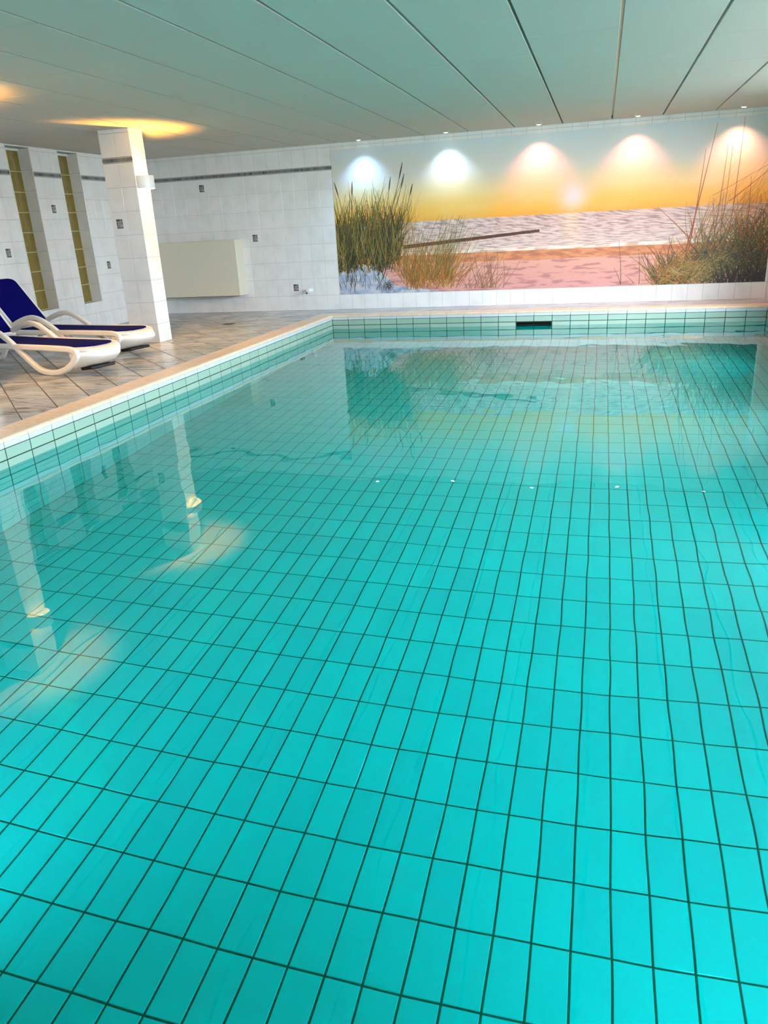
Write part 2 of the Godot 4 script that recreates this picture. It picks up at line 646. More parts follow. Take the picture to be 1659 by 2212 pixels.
func build_pool() -> void:
	var near_first := func(a, b): return a[0] < b[0] or (a[0] == b[0] and a[1][0] > b[1][0])
	var w := pool_wall("pool_wall_left", "pale green tiled pool side below the left coping", POOL_L,
		func(a, y): return Vector3(0, y, POOL_L - a), Vector3.RIGHT,
		func(a, b): return (a[0] >= 10) if (a[0] >= 10) != (b[0] >= 10) else near_first.call(a, b), func(_c, _r): return false)
	part("backing", slab(Vector3(-0.4, Y_BED - 0.4, -0.4), Vector3(-0.0025, -0.073, POOL_L + 0.4)), M.pool_grout, w)
	w = pool_wall("pool_wall_back", "pale green tiled pool end below the mural", 6.0,
		func(a, y): return Vector3(a, y, 0), Vector3.BACK, near_first,
		func(c, r): return r[1] == -0.151 and (c == 11 or c == 12))
	var st := tool()
	for b in [[-0.3, -0.073, 6.12, -0.16, -0.4], [-0.3, -0.16, 2.76, -0.268, -0.4], [3.24, -0.16, 6.12, -0.268, -0.4], [-0.3, -0.268, 6.12, Y_BED - 0.4, -0.4]]:
		box_into(st, Vector3((b[0] + b[2]) / 2, (b[1] + b[3]) / 2, -0.20125), Vector3(b[2] - b[0], b[1] - b[3], 0.3975))
	part("backing", st.commit(), M.pool_grout, w)
	w = pool_wall("pool_wall_right", "pale green tiled pool side below the right wall", POOL_L,
		func(a, y): return Vector3(6, y, a), Vector3.LEFT, near_first, func(_c, _r): return false)
	part("backing", slab(Vector3(6.0025, Y_BED - 0.4, -0.4), Vector3(6.5, -0.073, POOL_L + 0.4)), M.pool_grout, w)
	w = pool_wall("pool_wall_front", "pale green tiled pool end below the viewer", 6.0,
		func(a, y): return Vector3(a, y, POOL_L), Vector3.FORWARD, near_first, func(_c, _r): return false, 0)
	part("backing", slab(Vector3(-0.3, Y_BED - 0.4, POOL_L + 0.0025), Vector3(6.3, -0.073, POOL_L + 0.4)), M.pool_grout, w)

	# pool bed: 48 x 42 tiles laid lengthwise; the 300 nearest in view are parts
	w = structure("pool_floor", "turquoise pool bed of oblong green tiles with dark joints under the water")
	part("backing", slab(Vector3(-0.3, Y_BED - 0.4, -0.3), Vector3(6.3, Y_BED - 0.003, POOL_L + 0.3)), M.pool_grout, w)
	var rest := tool()
	var cells := []
	for i in 48:
		for j in 43:
			var x := 0.0625 + 0.125 * i
			var z0 := maxf(0.003, 0.053 + 0.25 * (j - 1))   # the grid of the photograph starts 0.053 m from the end
			var z1 := minf(POOL_L - 0.003, 0.053 + 0.25 * j)
			if z1 - z0 < 0.02: continue
			var dx := x - 3.87
			var dz := 11.16 - (z0 + z1) / 2
			var seen := absf(dx / dz + 0.29) < 0.62 and dz > 1.75
			cells.append([(0.0 if seen else 100.0) + dz + absf(dx + 0.3 * dz) * 0.2, x, z0, z1])
	cells.sort_custom(func(a, b): return a[0] < b[0])
	var t := 0
	for c in cells:
		var at := facing(Vector3(c[1], Y_BED, (c[2] + c[3]) / 2), Vector3.UP)
		if t < 300: part("floor_tile", tile_mesh(0.1178, snappedf(c[3] - c[2] - 0.0072, 0.0005), 0.012, 0.002), M["pool_tile_%d" % rng.randi_range(0, 2)], w, at)
		else: tile_into(rest, at, 0.1178, c[3] - c[2] - 0.0072, 0.012, 0.002)
		t += 1
	part("tile_field", rest.commit(), M.pool_tile_0, w).set_meta("kind", "stuff")

	# water: one closed body, its surface moved by long flat ripples
	st = tool()
	var nx := 150
	var nz := 264
	var lo := Vector3(-0.006, Y_BED - 0.05, -0.006)
	var hi := Vector3(6.006, 0, POOL_L + 0.006)
	var pts := []
	var nor := []
	for j in nz + 1:
		var a := []
		var b := []
		for i in nx + 1:
			var p := Vector2(lerpf(lo.x, hi.x, float(i) / nx), lerpf(lo.z, hi.z, float(j) / nz))
			var e := 0.01
			var h := ripple(p)
			a.append(Vector3(p.x, Y_WATER + h, p.y))
			b.append(Vector3(-(ripple(p + Vector2(e, 0)) - h) / e, 1, -(ripple(p + Vector2(0, e)) - h) / e).normalized())
		pts.append(a)
		nor.append(b)
	smooth_strip(st, pts, nor, false, true)
	var edge := [[], []]
	for i in nx + 1: edge[0].append(pts[0][i])
	for j in nz + 1: edge[1].append(pts[j][0])
	for i in nx:
		for jj in [0, nz]:
			var p: Vector3 = pts[jj][i]
			var q: Vector3 = pts[jj][i + 1]
			var p2 := Vector3(p.x, lo.y, p.z)
			var q2 := Vector3(q.x, lo.y, q.z)
			if jj == 0: quad(st, q2, p2, p, q)
			else: quad(st, p2, q2, q, p)
	for j in nz:
		for ii in [0, nx]:
			var p: Vector3 = pts[j][ii]
			var q: Vector3 = pts[j + 1][ii]
			var p2 := Vector3(p.x, lo.y, p.z)
			var q2 := Vector3(q.x, lo.y, q.z)
			if ii == 0: quad(st, p2, q2, q, p)
			else: quad(st, q2, p2, p, q)
	quad(st, Vector3(lo.x, lo.y, lo.z), Vector3(hi.x, lo.y, lo.z), Vector3(hi.x, lo.y, hi.z), Vector3(lo.x, lo.y, hi.z))
	tag(part("pool_water", st.commit(), M.water, self), "clear still turquoise water filling the pool, mirroring the mural", "water", "", "stuff")

	# underwater floodlights in the right pool side, outside the frame: they make the water glow
	for k in 6:
		var lp := thing("pool_lamp", [Vector3(6.0, -0.72, 1.9), Vector3(6.0, -0.72, 4.3), Vector3(6.0, -0.72, 6.7), Vector3(6.0, -0.72, 9.1), Vector3(4.4, -0.72, POOL_L), Vector3(1.4, -0.72, POOL_L)][k], 0.0 if k < 4 else -PI / 2)
		tag(lp, ["round underwater floodlight in the right pool side, nearest the mural", "round underwater floodlight in the right pool side, second from the mural", "round underwater floodlight in the right pool side, third from the mural", "round underwater floodlight in the right pool side, farthest from the mural", "round underwater floodlight in the near pool end, by the right wall", "round underwater floodlight in the near pool end, by the deck"][k], "pool lamp", "underwater floodlights")
		var turn := Basis(Vector3.BACK, PI / 2)
		part("ring", lathe([Vector2(0.088, 0.004), Vector2(0.09, 0.012), Vector2(0.105, 0.012), Vector2(0.112, 0.0)], 28), M.chrome, lp, Transform3D(turn, Vector3.ZERO))
		if not M.has("pool_lamp_glow"):
			var g := mat("pool_lamp_glow", srgb(230, 244, 255), 0.3)
			g.emission_enabled = true
			g.emission = srgb(214, 238, 255)
			g.emission_energy_multiplier = 2.0
		part("lamp_lens", lathe([Vector2(0.0005, 0.008), Vector2(0.06, 0.007), Vector2(0.089, 0.004)], 28), M.pool_lamp_glow, lp, Transform3D(turn, Vector3.ZERO))
		var l := SpotLight3D.new()
		l.name = "flood_light"
		l.position = Vector3(-0.03, 0, 0)
		l.rotation = Vector3(-0.10, PI / 2, 0)
		l.light_color = srgb(190, 226, 255)
		l.light_energy = [2.0, 2.2, 2.0, 1.4, 3.0, 4.4][k]
		l.spot_angle = 62.0
		l.spot_angle_attenuation = 1.0
		l.light_size = 0.08
		l.spot_range = 20.0
		l.spot_attenuation = 2.0
		l.shadow_enabled = true
		lp.add_child(l)

	# skimmer mouth in the far end
	var sk := thing("pool_skimmer", Vector3(3.0, -0.2125, 0))
	tag(sk, "black rectangular skimmer mouth at the waterline of the far pool end", "skimmer")
	st = tool()
	for b in [[Vector3(0, 0.055, 0), Vector3(0.488, 0.012, 0.02)], [Vector3(0, -0.055, 0), Vector3(0.488, 0.012, 0.02)], [Vector3(-0.238, 0, 0), Vector3(0.012, 0.098, 0.02)], [Vector3(0.238, 0, 0), Vector3(0.012, 0.098, 0.02)]]:
		box_into(st, b[0] - Vector3(0, 0, 0.008), b[1], 0.002)
	part("frame", st.commit(), M.black, sk)
	st = tool()
	box_into(st, Vector3(0, 0, -0.3), Vector3(0.478, 0.106, 0.01))
	box_into(st, Vector3(0, 0.054, -0.16), Vector3(0.478, 0.003, 0.28))
	box_into(st, Vector3(0, -0.054, -0.16), Vector3(0.478, 0.003, 0.28))
	part("throat", st.commit(), M.black, sk)
	part("flap", box(Vector3(0.45, 0.07, 0.012), 0.004), M.black, sk, Transform3D(Basis(Vector3.RIGHT, 0.25), Vector3(0, -0.01, -0.06)))


func ripple(p: Vector2) -> float:
	return 0.0003 * (sin(p.x * 8.1 + p.y * 3.3 + 0.4) + sin(p.x * -5.7 + p.y * 8.9 + 1.9) + 0.5 * sin(p.x * 17.0 + p.y * 11.1) + 0.45 * sin(p.x * 6.1 - p.y * 21.0 + 2.2) + 0.25 * sin(p.x * 31.0 - p.y * 17.0)) * (0.7 + 0.3 * sin(p.x * 1.3 + p.y * 0.9))


func coping_profile(width: float) -> PackedVector2Array:  # x: 0 at the pool edge, negative outwards
	return PackedVector2Array([Vector2(-width, -0.03), Vector2(-width, -0.002), Vector2(-width + 0.002, 0), Vector2(-0.022, 0), Vector2(-0.013, -0.002), Vector2(-0.006, -0.007), Vector2(-0.0015, -0.014), Vector2(0, -0.022), Vector2(0, -0.03)])


func extrude(prof: PackedVector2Array, length: float) -> Mesh:  # along z, centred
	var key := "extrude %s %.4f" % [prof, length]
	if shared.has(key): return shared[key]
	var st := tool()
	var n := prof.size()
	for k in n:
		var a := prof[k]
		var b := prof[(k + 1) % n]
		quad(st, Vector3(a.x, a.y, -length / 2), Vector3(a.x, a.y, length / 2), Vector3(b.x, b.y, length / 2), Vector3(b.x, b.y, -length / 2))
	var tr := Geometry2D.triangulate_polygon(prof)
	for k in range(0, tr.size(), 3):
		var p := [prof[tr[k]], prof[tr[k + 1]], prof[tr[k + 2]]]
		if (p[1] - p[0]).cross(p[2] - p[0]) < 0: p.reverse()
		tri(st, Vector3(p[0].x, p[0].y, length / 2), Vector3(p[1].x, p[1].y, length / 2), Vector3(p[2].x, p[2].y, length / 2))
		tri(st, Vector3(p[2].x, p[2].y, -length / 2), Vector3(p[1].x, p[1].y, -length / 2), Vector3(p[0].x, p[0].y, -length / 2))
	shared[key] = st.commit()
	return shared[key]


# ---------------------------------------------------------------- deck
func build_deck() -> void:
	# coping round the pool: cream slabs with a rounded lip, a row of white edge tiles under it
	var sides := [["trim_1", "cream coping with a white tiled lip along the left pool edge", Vector3(0, 0, 0), 0.0, 42, 0.25], ["trim_2", "cream coping along the far pool edge under the mural", Vector3(0, 0, 0), -PI / 2, 24, 0.25], ["trim_3", "narrow cream coping along the right pool edge", Vector3(6, 0, POOL_L), PI, 42, 0.12], ["trim_4", "cream coping along the near pool edge", Vector3(6, 0, POOL_L), PI / 2, 24, 0.25]]
	for s in sides:
		var w := structure(s[0], s[1])
		var frame := Transform3D(Basis(Vector3.UP, s[3]), s[2])
		var sgn := 1.0
		for k in s[4]:
			var zz: float = (k + 0.5) * 0.25
			if s[0] == "trim_2": zz = -zz
			if s[0] == "trim_4": zz = -zz
			var at := frame * Transform3D(Basis(), Vector3(0, 0, zz * sgn))
			part("coping_slab", extrude(coping_profile(s[5]), 0.247), M.coping, w, at)
			part("edge_tile", box(Vector3(0.012, 0.0395, 0.245), 0.003), M.edge_tile, w, at * Transform3D(Basis(), Vector3(-0.0055, -0.0515, 0)))
		var len_: float = s[4] * 0.25
		var mid := (-len_ / 2) if s[0] in ["trim_2", "trim_4"] else len_ / 2
		part("bed", box(Vector3(s[5] - 0.012, 0.06, len_)), M.wall_grout, w, frame * Transform3D(Basis(), Vector3(-s[5] / 2 - 0.004, -0.0325, mid)))
	# corner pieces
	var corner := structure("trim_5", "cream coping corner blocks")
	for c in [Vector3(-0.123, -0.026, -0.123), Vector3(-0.123, -0.026, POOL_L + 0.123), Vector3(6.06, -0.026, -0.123), Vector3(6.06, -0.026, POOL_L + 0.123)]:
		part("corner_block", box(Vector3(0.25 if c.x < 0 else 0.118, 0.05, 0.25), 0.003), M.coping, corner, Transform3D(Basis(), c))

	# the deck: 30 cm stone tiles laid on the diagonal
	var w := structure("floor", "grey beige stone deck of square tiles laid diagonally beside the pool")
	var st := tool()
	for b in [[X_LEFT - 0.3, Z_BACK - 0.3, -0.25, Z_NEAR + 0.3], [-0.25, Z_BACK - 0.3, X_RIGHT + 0.3, -0.25], [-0.25, POOL_L + 0.25, X_RIGHT + 0.3, Z_NEAR + 0.3]]:
		box_into(st, Vector3((b[0] + b[2]) / 2, -0.203, (b[1] + b[3]) / 2), Vector3(b[2] - b[0], 0.4, b[3] - b[1]))
	part("screed", st.commit(), M.deck_grout, w)
	var s := 0.2945
	var areas := [PackedVector2Array([Vector2(X_LEFT, Z_BACK), Vector2(-0.2515, Z_BACK), Vector2(-0.2515, Z_NEAR), Vector2(X_LEFT, Z_NEAR)]),
		PackedVector2Array([Vector2(-0.2515, Z_BACK), Vector2(X_RIGHT, Z_BACK), Vector2(X_RIGHT, -0.2515), Vector2(-0.2515, -0.2515)]),
		PackedVector2Array([Vector2(-0.2515, POOL_L + 0.2515), Vector2(X_RIGHT, POOL_L + 0.2515), Vector2(X_RIGHT, Z_NEAR), Vector2(-0.2515, Z_NEAR)])]
	var pieces := []
	for i in range(-80, 80):
		for j in range(-80, 80):
			# one set of joints runs along x - z = -6.75 + 0.4165 i
			var c := Vector2(((i + 0.5) - (j + 0.5)) * 0.4165 / 2, ((i + 0.5) + (j + 0.5)) * 0.4165 / 2) + Vector2(0, 6.75)
			if c.x < X_LEFT - 0.3 or c.x > X_RIGHT + 0.3 or c.y < Z_BACK - 0.3 or c.y > Z_NEAR + 0.3: continue
			var r := s / sqrt(2.0) - 0.006
			var sq := PackedVector2Array([c + Vector2(r, 0), c + Vector2(0, r), c + Vector2(-r, 0), c + Vector2(0, -r)])
			for a in areas.size():
				for poly in Geometry2D.intersect_polygons(sq, areas[a]):
					var middle := Vector2()
					for p in poly: middle += p / poly.size()
					var d := Vector2(-1.8 - middle.x, maxf(0.0, middle.y - 6.9) * 6.0 + absf(middle.y - 4.0) * 0.5).length() + (40.0 if middle.y > 7.6 else 0.0)
					pieces.append([d, poly, middle])
	pieces.sort_custom(func(a, b): return a[0] < b[0])
	var t := 0
	var rest := tool()
	for e in pieces:
		var target := rest
		if t < 300: target = tool()
		var mid: Vector2 = e[2] if t < 300 else Vector2.ZERO
		slab_polygon(target, e[1], mid)
		if t < 300: part("deck_tile", target.commit(), M["deck_stone_%d" % rng.randi_range(0, 2)], w, Transform3D(Basis(), Vector3(mid.x, 0, mid.y)))
		t += 1
	part("tile_field", rest.commit(), M.deck_stone_1, w).set_meta("kind", "stuff")

	var dr := thing("floor_drain", Vector3(-1.303, 0.0, 0.822), 0.12)
	tag(dr, "small dark slotted drain in the deck near the white wall", "drain")
	part("frame", box(Vector3(0.17, 0.008, 0.1), 0.002), M.dark_steel, dr, Transform3D(Basis(), Vector3(0, 0.001, 0)))
	for k in 5:
		part("slot", box(Vector3(0.13, 0.003, 0.008)), M.black, dr, Transform3D(Basis(), Vector3(0, 0.0045, -0.032 + 0.016 * k)))


func slab_polygon(st: SurfaceTool, poly: PackedVector2Array, mid: Vector2) -> void:
	var c := 0.0025
	var inner := Geometry2D.offset_polygon(poly, -c, Geometry2D.JOIN_MITER)
	var n := poly.size()
	var p := poly.duplicate()
	if Geometry2D.is_polygon_clockwise(p): p.reverse()
	var face := p
	if inner.size() == 1 and inner[0].size() == n:
		face = inner[0]
		if Geometry2D.is_polygon_clockwise(face): face.reverse()
		var best := 0
		for k in n:
			if face[k].distance_to(p[0]) < face[best].distance_to(p[0]): best = k
		var turned := PackedVector2Array()
		for k in n: turned.append(face[(best + k) % n])
		face = turned
	var v := func(q: Vector2, y: float) -> Vector3: return Vector3(q.x - mid.x, y, q.y - mid.y)
	for k in range(1, n - 1):
		tri(st, v.call(face[0], 0.0), v.call(face[k + 1], 0.0), v.call(face[k], 0.0))
	for k in n:
		var l := (k + 1) % n
		quad(st, v.call(p[l], -c), v.call(p[k], -c), v.call(face[k], 0.0), v.call(face[l], 0.0))
		quad(st, v.call(p[l], -0.02), v.call(p[k], -0.02), v.call(p[k], -c), v.call(p[l], -c))


# ---------------------------------------------------------------- ceiling
func build_ceiling() -> void:
	var w := structure("ceiling", "white suspended ceiling of long panels with open dark joints")
	part("slab", slab(Vector3(X_LEFT - 0.3, Y_CEIL + 0.1, Z_BACK - 0.3), Vector3(X_RIGHT + 0.3, Y_CEIL + 0.4, Z_NEAR + 0.3)), M.ceiling_gap, w)
	var p := 0.6528
	var lines := []
	for k in range(-8, 9): lines.append(1.3223 + p * k)
	for k in range(lines.size() - 1):
		var x0: float = maxf(X_LEFT, lines[k])
		var x1: float = minf(X_RIGHT, lines[k + 1])
		if x1 - x0 < 0.03: continue
		var pair := int(floor((k - 7) / 2.0))          # the strip from x = 0.67 begins pair 0
		var phase := 6.1 if posmod(pair, 2) == 0 else 5.47
		var j := int(floor((Z_BACK - phase) / 1.25))
		while phase + 1.25 * j < Z_NEAR:
			var z0 := maxf(Z_BACK, phase + 1.25 * j)
			var z1 := minf(Z_NEAR, phase + 1.25 * (j + 1))
			j += 1
			if z1 - z0 < 0.02: continue
			var size := Vector3(snappedf(x1 - x0 - 0.02, 0.0005), 0.05, snappedf(z1 - z0 - 0.005, 0.0005))
			part("ceiling_panel", box(size, 0.002), M.ceiling_panel, w, Transform3D(Basis(), Vector3((x0 + x1) / 2, Y_CEIL + 0.025, (z0 + z1) / 2)))
	for x in lines:
		if x > X_LEFT + 0.02 and x < X_RIGHT - 0.02:
			part("carrier_bar", box(Vector3(0.03, 0.004, Z_NEAR - Z_BACK - 0.02), 0.001), M.ceiling_bar, w, Transform3D(Basis(), Vector3(x, Y_CEIL + 0.053, (Z_NEAR + Z_BACK) / 2)))


# ---------------------------------------------------------------- columns and their lamps
func column(z: float, label: String, lamp_label: String) -> void:
	var x0 := -1.79
	var x1 := -1.387
	var d := 0.29
	var w := thing("column", Vector3((x0 + x1) / 2, 0, z))
	tag(w, label, "column", "tiled columns on the deck")
	var hx := (x1 - x0) / 2
	part("core", box(Vector3(hx * 2 - 0.008, Y_CEIL, d - 0.008), 0.0, Vector3(0, Y_CEIL / 2, 0)), M.wall_grout, w)
	for face in 4:
		var n: Vector3 = [Vector3.BACK, Vector3.RIGHT, Vector3.FORWARD, Vector3.LEFT][face]
		var half: float = hx if face % 2 == 0 else d / 2
		var off: float = d / 2 if face % 2 == 0 else hx
		var side := Vector3.UP.cross(n)
		var cols := 2
		for row in wall_rows():
			var y0: float = maxf(row[0], 0.0)
			var y1: float = minf(row[1], Y_CEIL - 0.002)
			for c in cols:
				var width := half * 2 / cols
				var at := n * off + side * (-half + width * (c + 0.5)) + Vector3(0, (y0 + y1) / 2, 0)
				var o := part("wall_tile", tile_mesh(width - 0.003, snappedf(y1 - y0 - 0.003, 0.0005), 0.008, 0.0015), M.wall_tile, w, facing(at, n))
				if face == 0 and c == 0 and absf((y0 + y1) / 2 - 1.40) < 0.05: motif_on(o, Vector3.ZERO, Vector3.BACK)
		if face == 1: part("wall_tile", tile_mesh(half * 2 - 0.003, 0.061, 0.008, 0.0015), M.wall_tile, w, facing(n * off + Vector3(0, 2.089, 0), n))
		else: band(w, n * off - side * half, n * off + side * half, n)

	# half-round up and down light on the pool side
	var s := thing("wall_lamp", Vector3(x1, 1.845, z + 0.0))
	tag(s, lamp_label, "wall lamp", "half-round lamps on the columns")
	var r := 0.135
	var h := 0.07
	part("back_plate", box(Vector3(0.012, 0.11, 0.2), 0.003), M.white_enamel, s, Transform3D(Basis(), Vector3(0.006, 0, 0)))
	var prof := [Vector2(r, h), Vector2(r, -h)]
	var st := tool()
	st.append_from(lathe([Vector2(r - 0.004, h), Vector2(r, h - 0.004), Vector2(r, -h + 0.004), Vector2(r - 0.004, -h)], 20, -PI / 2, PI / 2), 0, Transform3D())
	st.append_from(lathe([Vector2(r - 0.008, -h), Vector2(r - 0.008, h)], 20, -PI / 2, PI / 2), 0, Transform3D())
	st.append_from(lathe([Vector2(r - 0.008, h), Vector2(r - 0.004, h)], 20, -PI / 2, PI / 2), 0, Transform3D())
	st.append_from(lathe([Vector2(r - 0.004, -h), Vector2(r - 0.008, -h)], 20, -PI / 2, PI / 2), 0, Transform3D())
	part("shade", st.commit(), M.white_enamel, s)
	var glow := mat("bulb_glow", srgb(255, 240, 200), 0.4)
	glow.emission_enabled = true
	glow.emission = srgb(255, 214, 120)
	glow.emission_energy_multiplier = 6.0
	part("bulb", lathe([Vector2(0.001, 0.05), Vector2(0.018, 0.045), Vector2(0.026, 0.02), Vector2(0.026, -0.02), Vector2(0.018, -0.045), Vector2(0.001, -0.05)], 16), glow, s, Transform3D(Basis(), Vector3(0.065, 0, 0)))
	var l := OmniLight3D.new()
	l.name = "lamp_light"
	l.position = Vector3(0.065, 0, 0)
	l.light_color = srgb(255, 182, 66)
	l.light_energy = 2.0
	l.light_size = 0.02
	l.omni_range = 20.0
	l.omni_attenuation = 2.0
	l.shadow_enabled = true
	s.add_child(l)


func build_columns() -> void:
	column(2.445, "white tiled square column standing on the deck behind the loungers", "half-round white up and down lamp on the far column")
	column(5.6, "white tiled square column nearer the viewer, seen mirrored in the water", "half-round white lamp on the nearer column, seen mirrored in the water")


# ---------------------------------------------------------------- mural
func build_mural() -> void:
	var o := thing("beach_mural", Vector3(2.978, 1.275, Z_BACK + 0.003))
	tag(o, "wide printed beach sunset mural with dune grass and a wooden groyne", "mural")
	var st := tool()
	tile_into(st, Transform3D(), 6.226, 2.101, 0.0025, 0.0005)
	part("board", st.commit(), M.white_enamel, o, Transform3D(Basis(), Vector3(0, 0, -0.0004)))
	var q := QuadMesh.new()
	q.size = Vector2(6.224, 2.099)
	var m := mat("mural_print", Color.WHITE, 0.42)
	m.albedo_texture = mural_texture()
	part("print", q, m, o)


var im: Image
var mw := 2048
var mh := 691


func mix_px(x: int, y: int, c: Color, a: float) -> void:
	if x < 0 or y < 0 or x >= mw or y >= mh: return
	im.set_pixel(x, y, im.get_pixel(x, y).lerp(c, clampf(a, 0, 1)))


func blade(u0: float, v0: float, u1: float, v1: float, bend: float, w0: float, w1: float, c: Color, a := 1.0, belly := 0.0) -> void:
	# a grass blade from its foot to its tip; widths in pixels
	var p0 := Vector2(u0 * mw, v0 * mh)
	var p2 := Vector2(u1 * mw, v1 * mh)
	var p1 := (p0 + p2) / 2 + Vector2(bend * mw, -absf(bend) * mh * 0.3)
	w0 *= 1.33
	w1 *= 1.33
	var n := int(p0.distance_to(p2)) + 2
	for k in n + 1:
		var t := float(k) / n
		var p := p0.lerp(p1, t).lerp(p1.lerp(p2, t), t)
		var w := lerpf(w0, w1, t) + belly * maxf(0.0, sin((t - 0.72) / 0.28 * PI)) * (1.0 if t > 0.72 else 0.0)
		var r := int(ceil(w / 2)) + 1
		for d in range(-r, r + 1):
			mix_px(int(p.x) + d, int(p.y), c, a * clampf(w / 2 + 0.6 - absf(int(p.x) + d + 0.5 - p.x), 0, 1))


func mural_texture() -> Texture2D:
	im = Image.create(mw, mh, false, Image.FORMAT_RGB8)
	var n := FastNoiseLite.new()
	n.seed = 5
	n.frequency = 0.0075
	n.fractal_octaves = 4
	var sky_stops := [[0.0, srgb(218, 228, 232)], [0.2, srgb(230, 220, 208)], [0.34, srgb(244, 208, 146)], [0.45, srgb(250, 188, 82)], [0.51, srgb(244, 170, 62)]]
	for y in mh:
		var v := float(y) / mh
		for x in mw:
			var u := float(x) / mw
			var c: Color
			if v < 0.507:
				c = srgb(244, 170, 62)
				for k in sky_stops.size() - 1:
					if v >= sky_stops[k][0] and v < sky_stops[k + 1][0]:
						c = (sky_stops[k][1] as Color).lerp(sky_stops[k + 1][1], (v - sky_stops[k][0]) / (sky_stops[k + 1][0] - sky_stops[k][0]))
				c = c.lerp(srgb(236, 222, 196), clampf(n.get_noise_2d(x * 0.35, y * 1.2) * 0.35, 0, 0.25))
				var d := Vector2((u - 0.576) * 2.96, v - 0.40).length()
				c = c.lerp(srgb(228, 224, 236), 0.9 * exp(-d * d / 0.009))
			elif v < 0.715:
				var f := (v - 0.507) / 0.208
				c = srgb(212, 180, 172).lerp(srgb(230, 200, 190), f)
				var wave := n.get_noise_2d(x * (2.6 - f), y * (20.0 - 10.0 * f))
				c = c.lerp(srgb(128, 106, 108), clampf(wave * 1.7 - 0.12, 0, 0.55))
				c = c.lerp(srgb(246, 236, 226), clampf(-wave * 1.3 - 0.1, 0, 0.5))
				c = c.lerp(srgb(250, 220, 180), 0.6 * exp(-pow((u - 0.572) / 0.02, 2)) * (1.0 - f * 0.7))
			elif v < 0.737:
				c = srgb(240, 226, 214).lerp(srgb(206, 160, 130), clampf(n.get_noise_2d(x * 1.2, y * 6.0) * 2.2, 0, 0.7))
			elif v < 0.80:
				c = srgb(226, 150, 104).lerp(srgb(192, 116, 84), clampf(0.4 + n.get_noise_2d(x * 1.5, y * 5.0) * 1.5, 0, 1))
			else:
				c = srgb(230, 166, 148).lerp(srgb(218, 158, 152), (v - 0.8) / 0.2)
				c = c.lerp(srgb(160, 104, 104), clampf(n.get_noise_2d(x * 0.9, y * 5.5) * 1.7 - 0.12, 0, 0.55))
			# blue-shaded dune in the lower left corner
			var top := 0.79 + 0.018 * sin(u * 90.0) * 0.4 + maxf(0.0, u - 0.09) * 2.6
			if u > 0.15: top = 0.946 + (u - 0.15) * 0.45
			if v > top and u < 0.28:
				c = srgb(172, 184, 208).lerp(srgb(206, 206, 214), clampf(0.5 + n.get_noise_2d(x * 1.3, y * 3.0) * 1.6, 0, 1))
				c = c.lerp(srgb(120, 130, 160), clampf(n.get_noise_2d(x * 2.0 + 400.0, y * 2.4) * 1.5 - 0.1, 0, 0.6))
			im.set_pixel(x, y, c)
	# groyne
	for x in range(int(0.17 * mw), int(0.502 * mw)):
		var u := float(x) / mw
		var y0 := lerpf(0.667, 0.604, (u - 0.17) / 0.332) * mh
		var th := lerpf(19.0, 13.0, (u - 0.17) / 0.332)
		for k in int(th): mix_px(x, int(y0) + k, srgb(104, 60, 38).lerp(srgb(70, 42, 30), n.get_noise_2d(x * 3.0, k * 24.0) + 0.5), 0.95)
	for k in 12: mix_px(int(0.499 * mw), int(0.60 * mh) + k, srgb(90, 50, 34), 1.0)
	for x in range(int(0.27 * mw), int(0.35 * mw)): mix_px(x, int(0.594 * mh + (0.31 * mw - x) * 0.02), srgb(120, 96, 84), 0.8)
	# dune grass
	var r := RandomNumberGenerator.new()
	r.seed = 31
	var dark := [srgb(44, 48, 22), srgb(66, 68, 30), srgb(54, 46, 24), srgb(38, 40, 26)]
	var mid := [srgb(96, 94, 40), srgb(122, 108, 46), srgb(84, 88, 44), srgb(110, 84, 38)]
	var gold := [srgb(156, 106, 36), srgb(184, 130, 52), srgb(128, 80, 28), srgb(168, 92, 30)]
	for k in 120:   # fine pale blades against the sky
		var u := r.randf_range(0.0, 0.2)
		blade(u, r.randf_range(0.5, 0.72), u + r.randf_range(-0.03, 0.045), r.randf_range(0.28, 0.46), r.randf_range(-0.01, 0.01), 1.6, 0.5, gold[r.randi() % 4].lerp(srgb(230, 190, 90), 0.3), 0.7)
	for k in 620:   # left clump, dark core first
		var u := r.randf_range(-0.01, 0.165)
		var pal: Array = dark if k < 330 else (mid if r.randf() < 0.66 else gold)
		var v := r.randf_range(0.58, 0.84) if k < 330 else r.randf_range(0.55, 0.86)
		var h := r.randf_range(0.16, 0.30) if k < 330 else r.randf_range(0.18, 0.42)
		h *= 1.0 - 0.35 * absf(u - 0.09) / 0.09
		blade(u, v, u + r.randf_range(-0.035, 0.05), v - h, r.randf_range(-0.012, 0.012), r.randf_range(2.0, 4.5), 0.6, pal[r.randi() % 4], 0.92)
	for k in 380:   # dense dark foot of the clump, then a few lit blades over it
		var u := r.randf_range(-0.01, 0.16)
		var v := r.randf_range(0.62, 0.80) + 0.045 * sin(u * 70.0) + r.randf_range(0.0, 0.05)
		var c: Color = dark[r.randi() % 4] if k < 270 else (mid[r.randi() % 4] if k < 340 else srgb(176, 150, 86))
		blade(u, v, u + r.randf_range(-0.02, 0.03), v - r.randf_range(0.1, 0.26), r.randf_range(-0.01, 0.01), r.randf_range(2.4, 4.8) if k < 340 else 1.8, 0.8, c, 0.95)
	for e in [[0.135, 0.52, 0.178, 0.112], [0.12, 0.56, 0.147, 0.201], [0.14, 0.55, 0.181, 0.186], [0.165, 0.56, 0.201, 0.255], [0.03, 0.58, 0.004, 0.21], [0.035, 0.6, 0.05, 0.214], [0.01, 0.62, -0.004, 0.32]]:
		blade(e[0], e[1], e[2], e[3], 0.004, 2.2, 1.0, srgb(58, 44, 26), 0.95, 4.5)
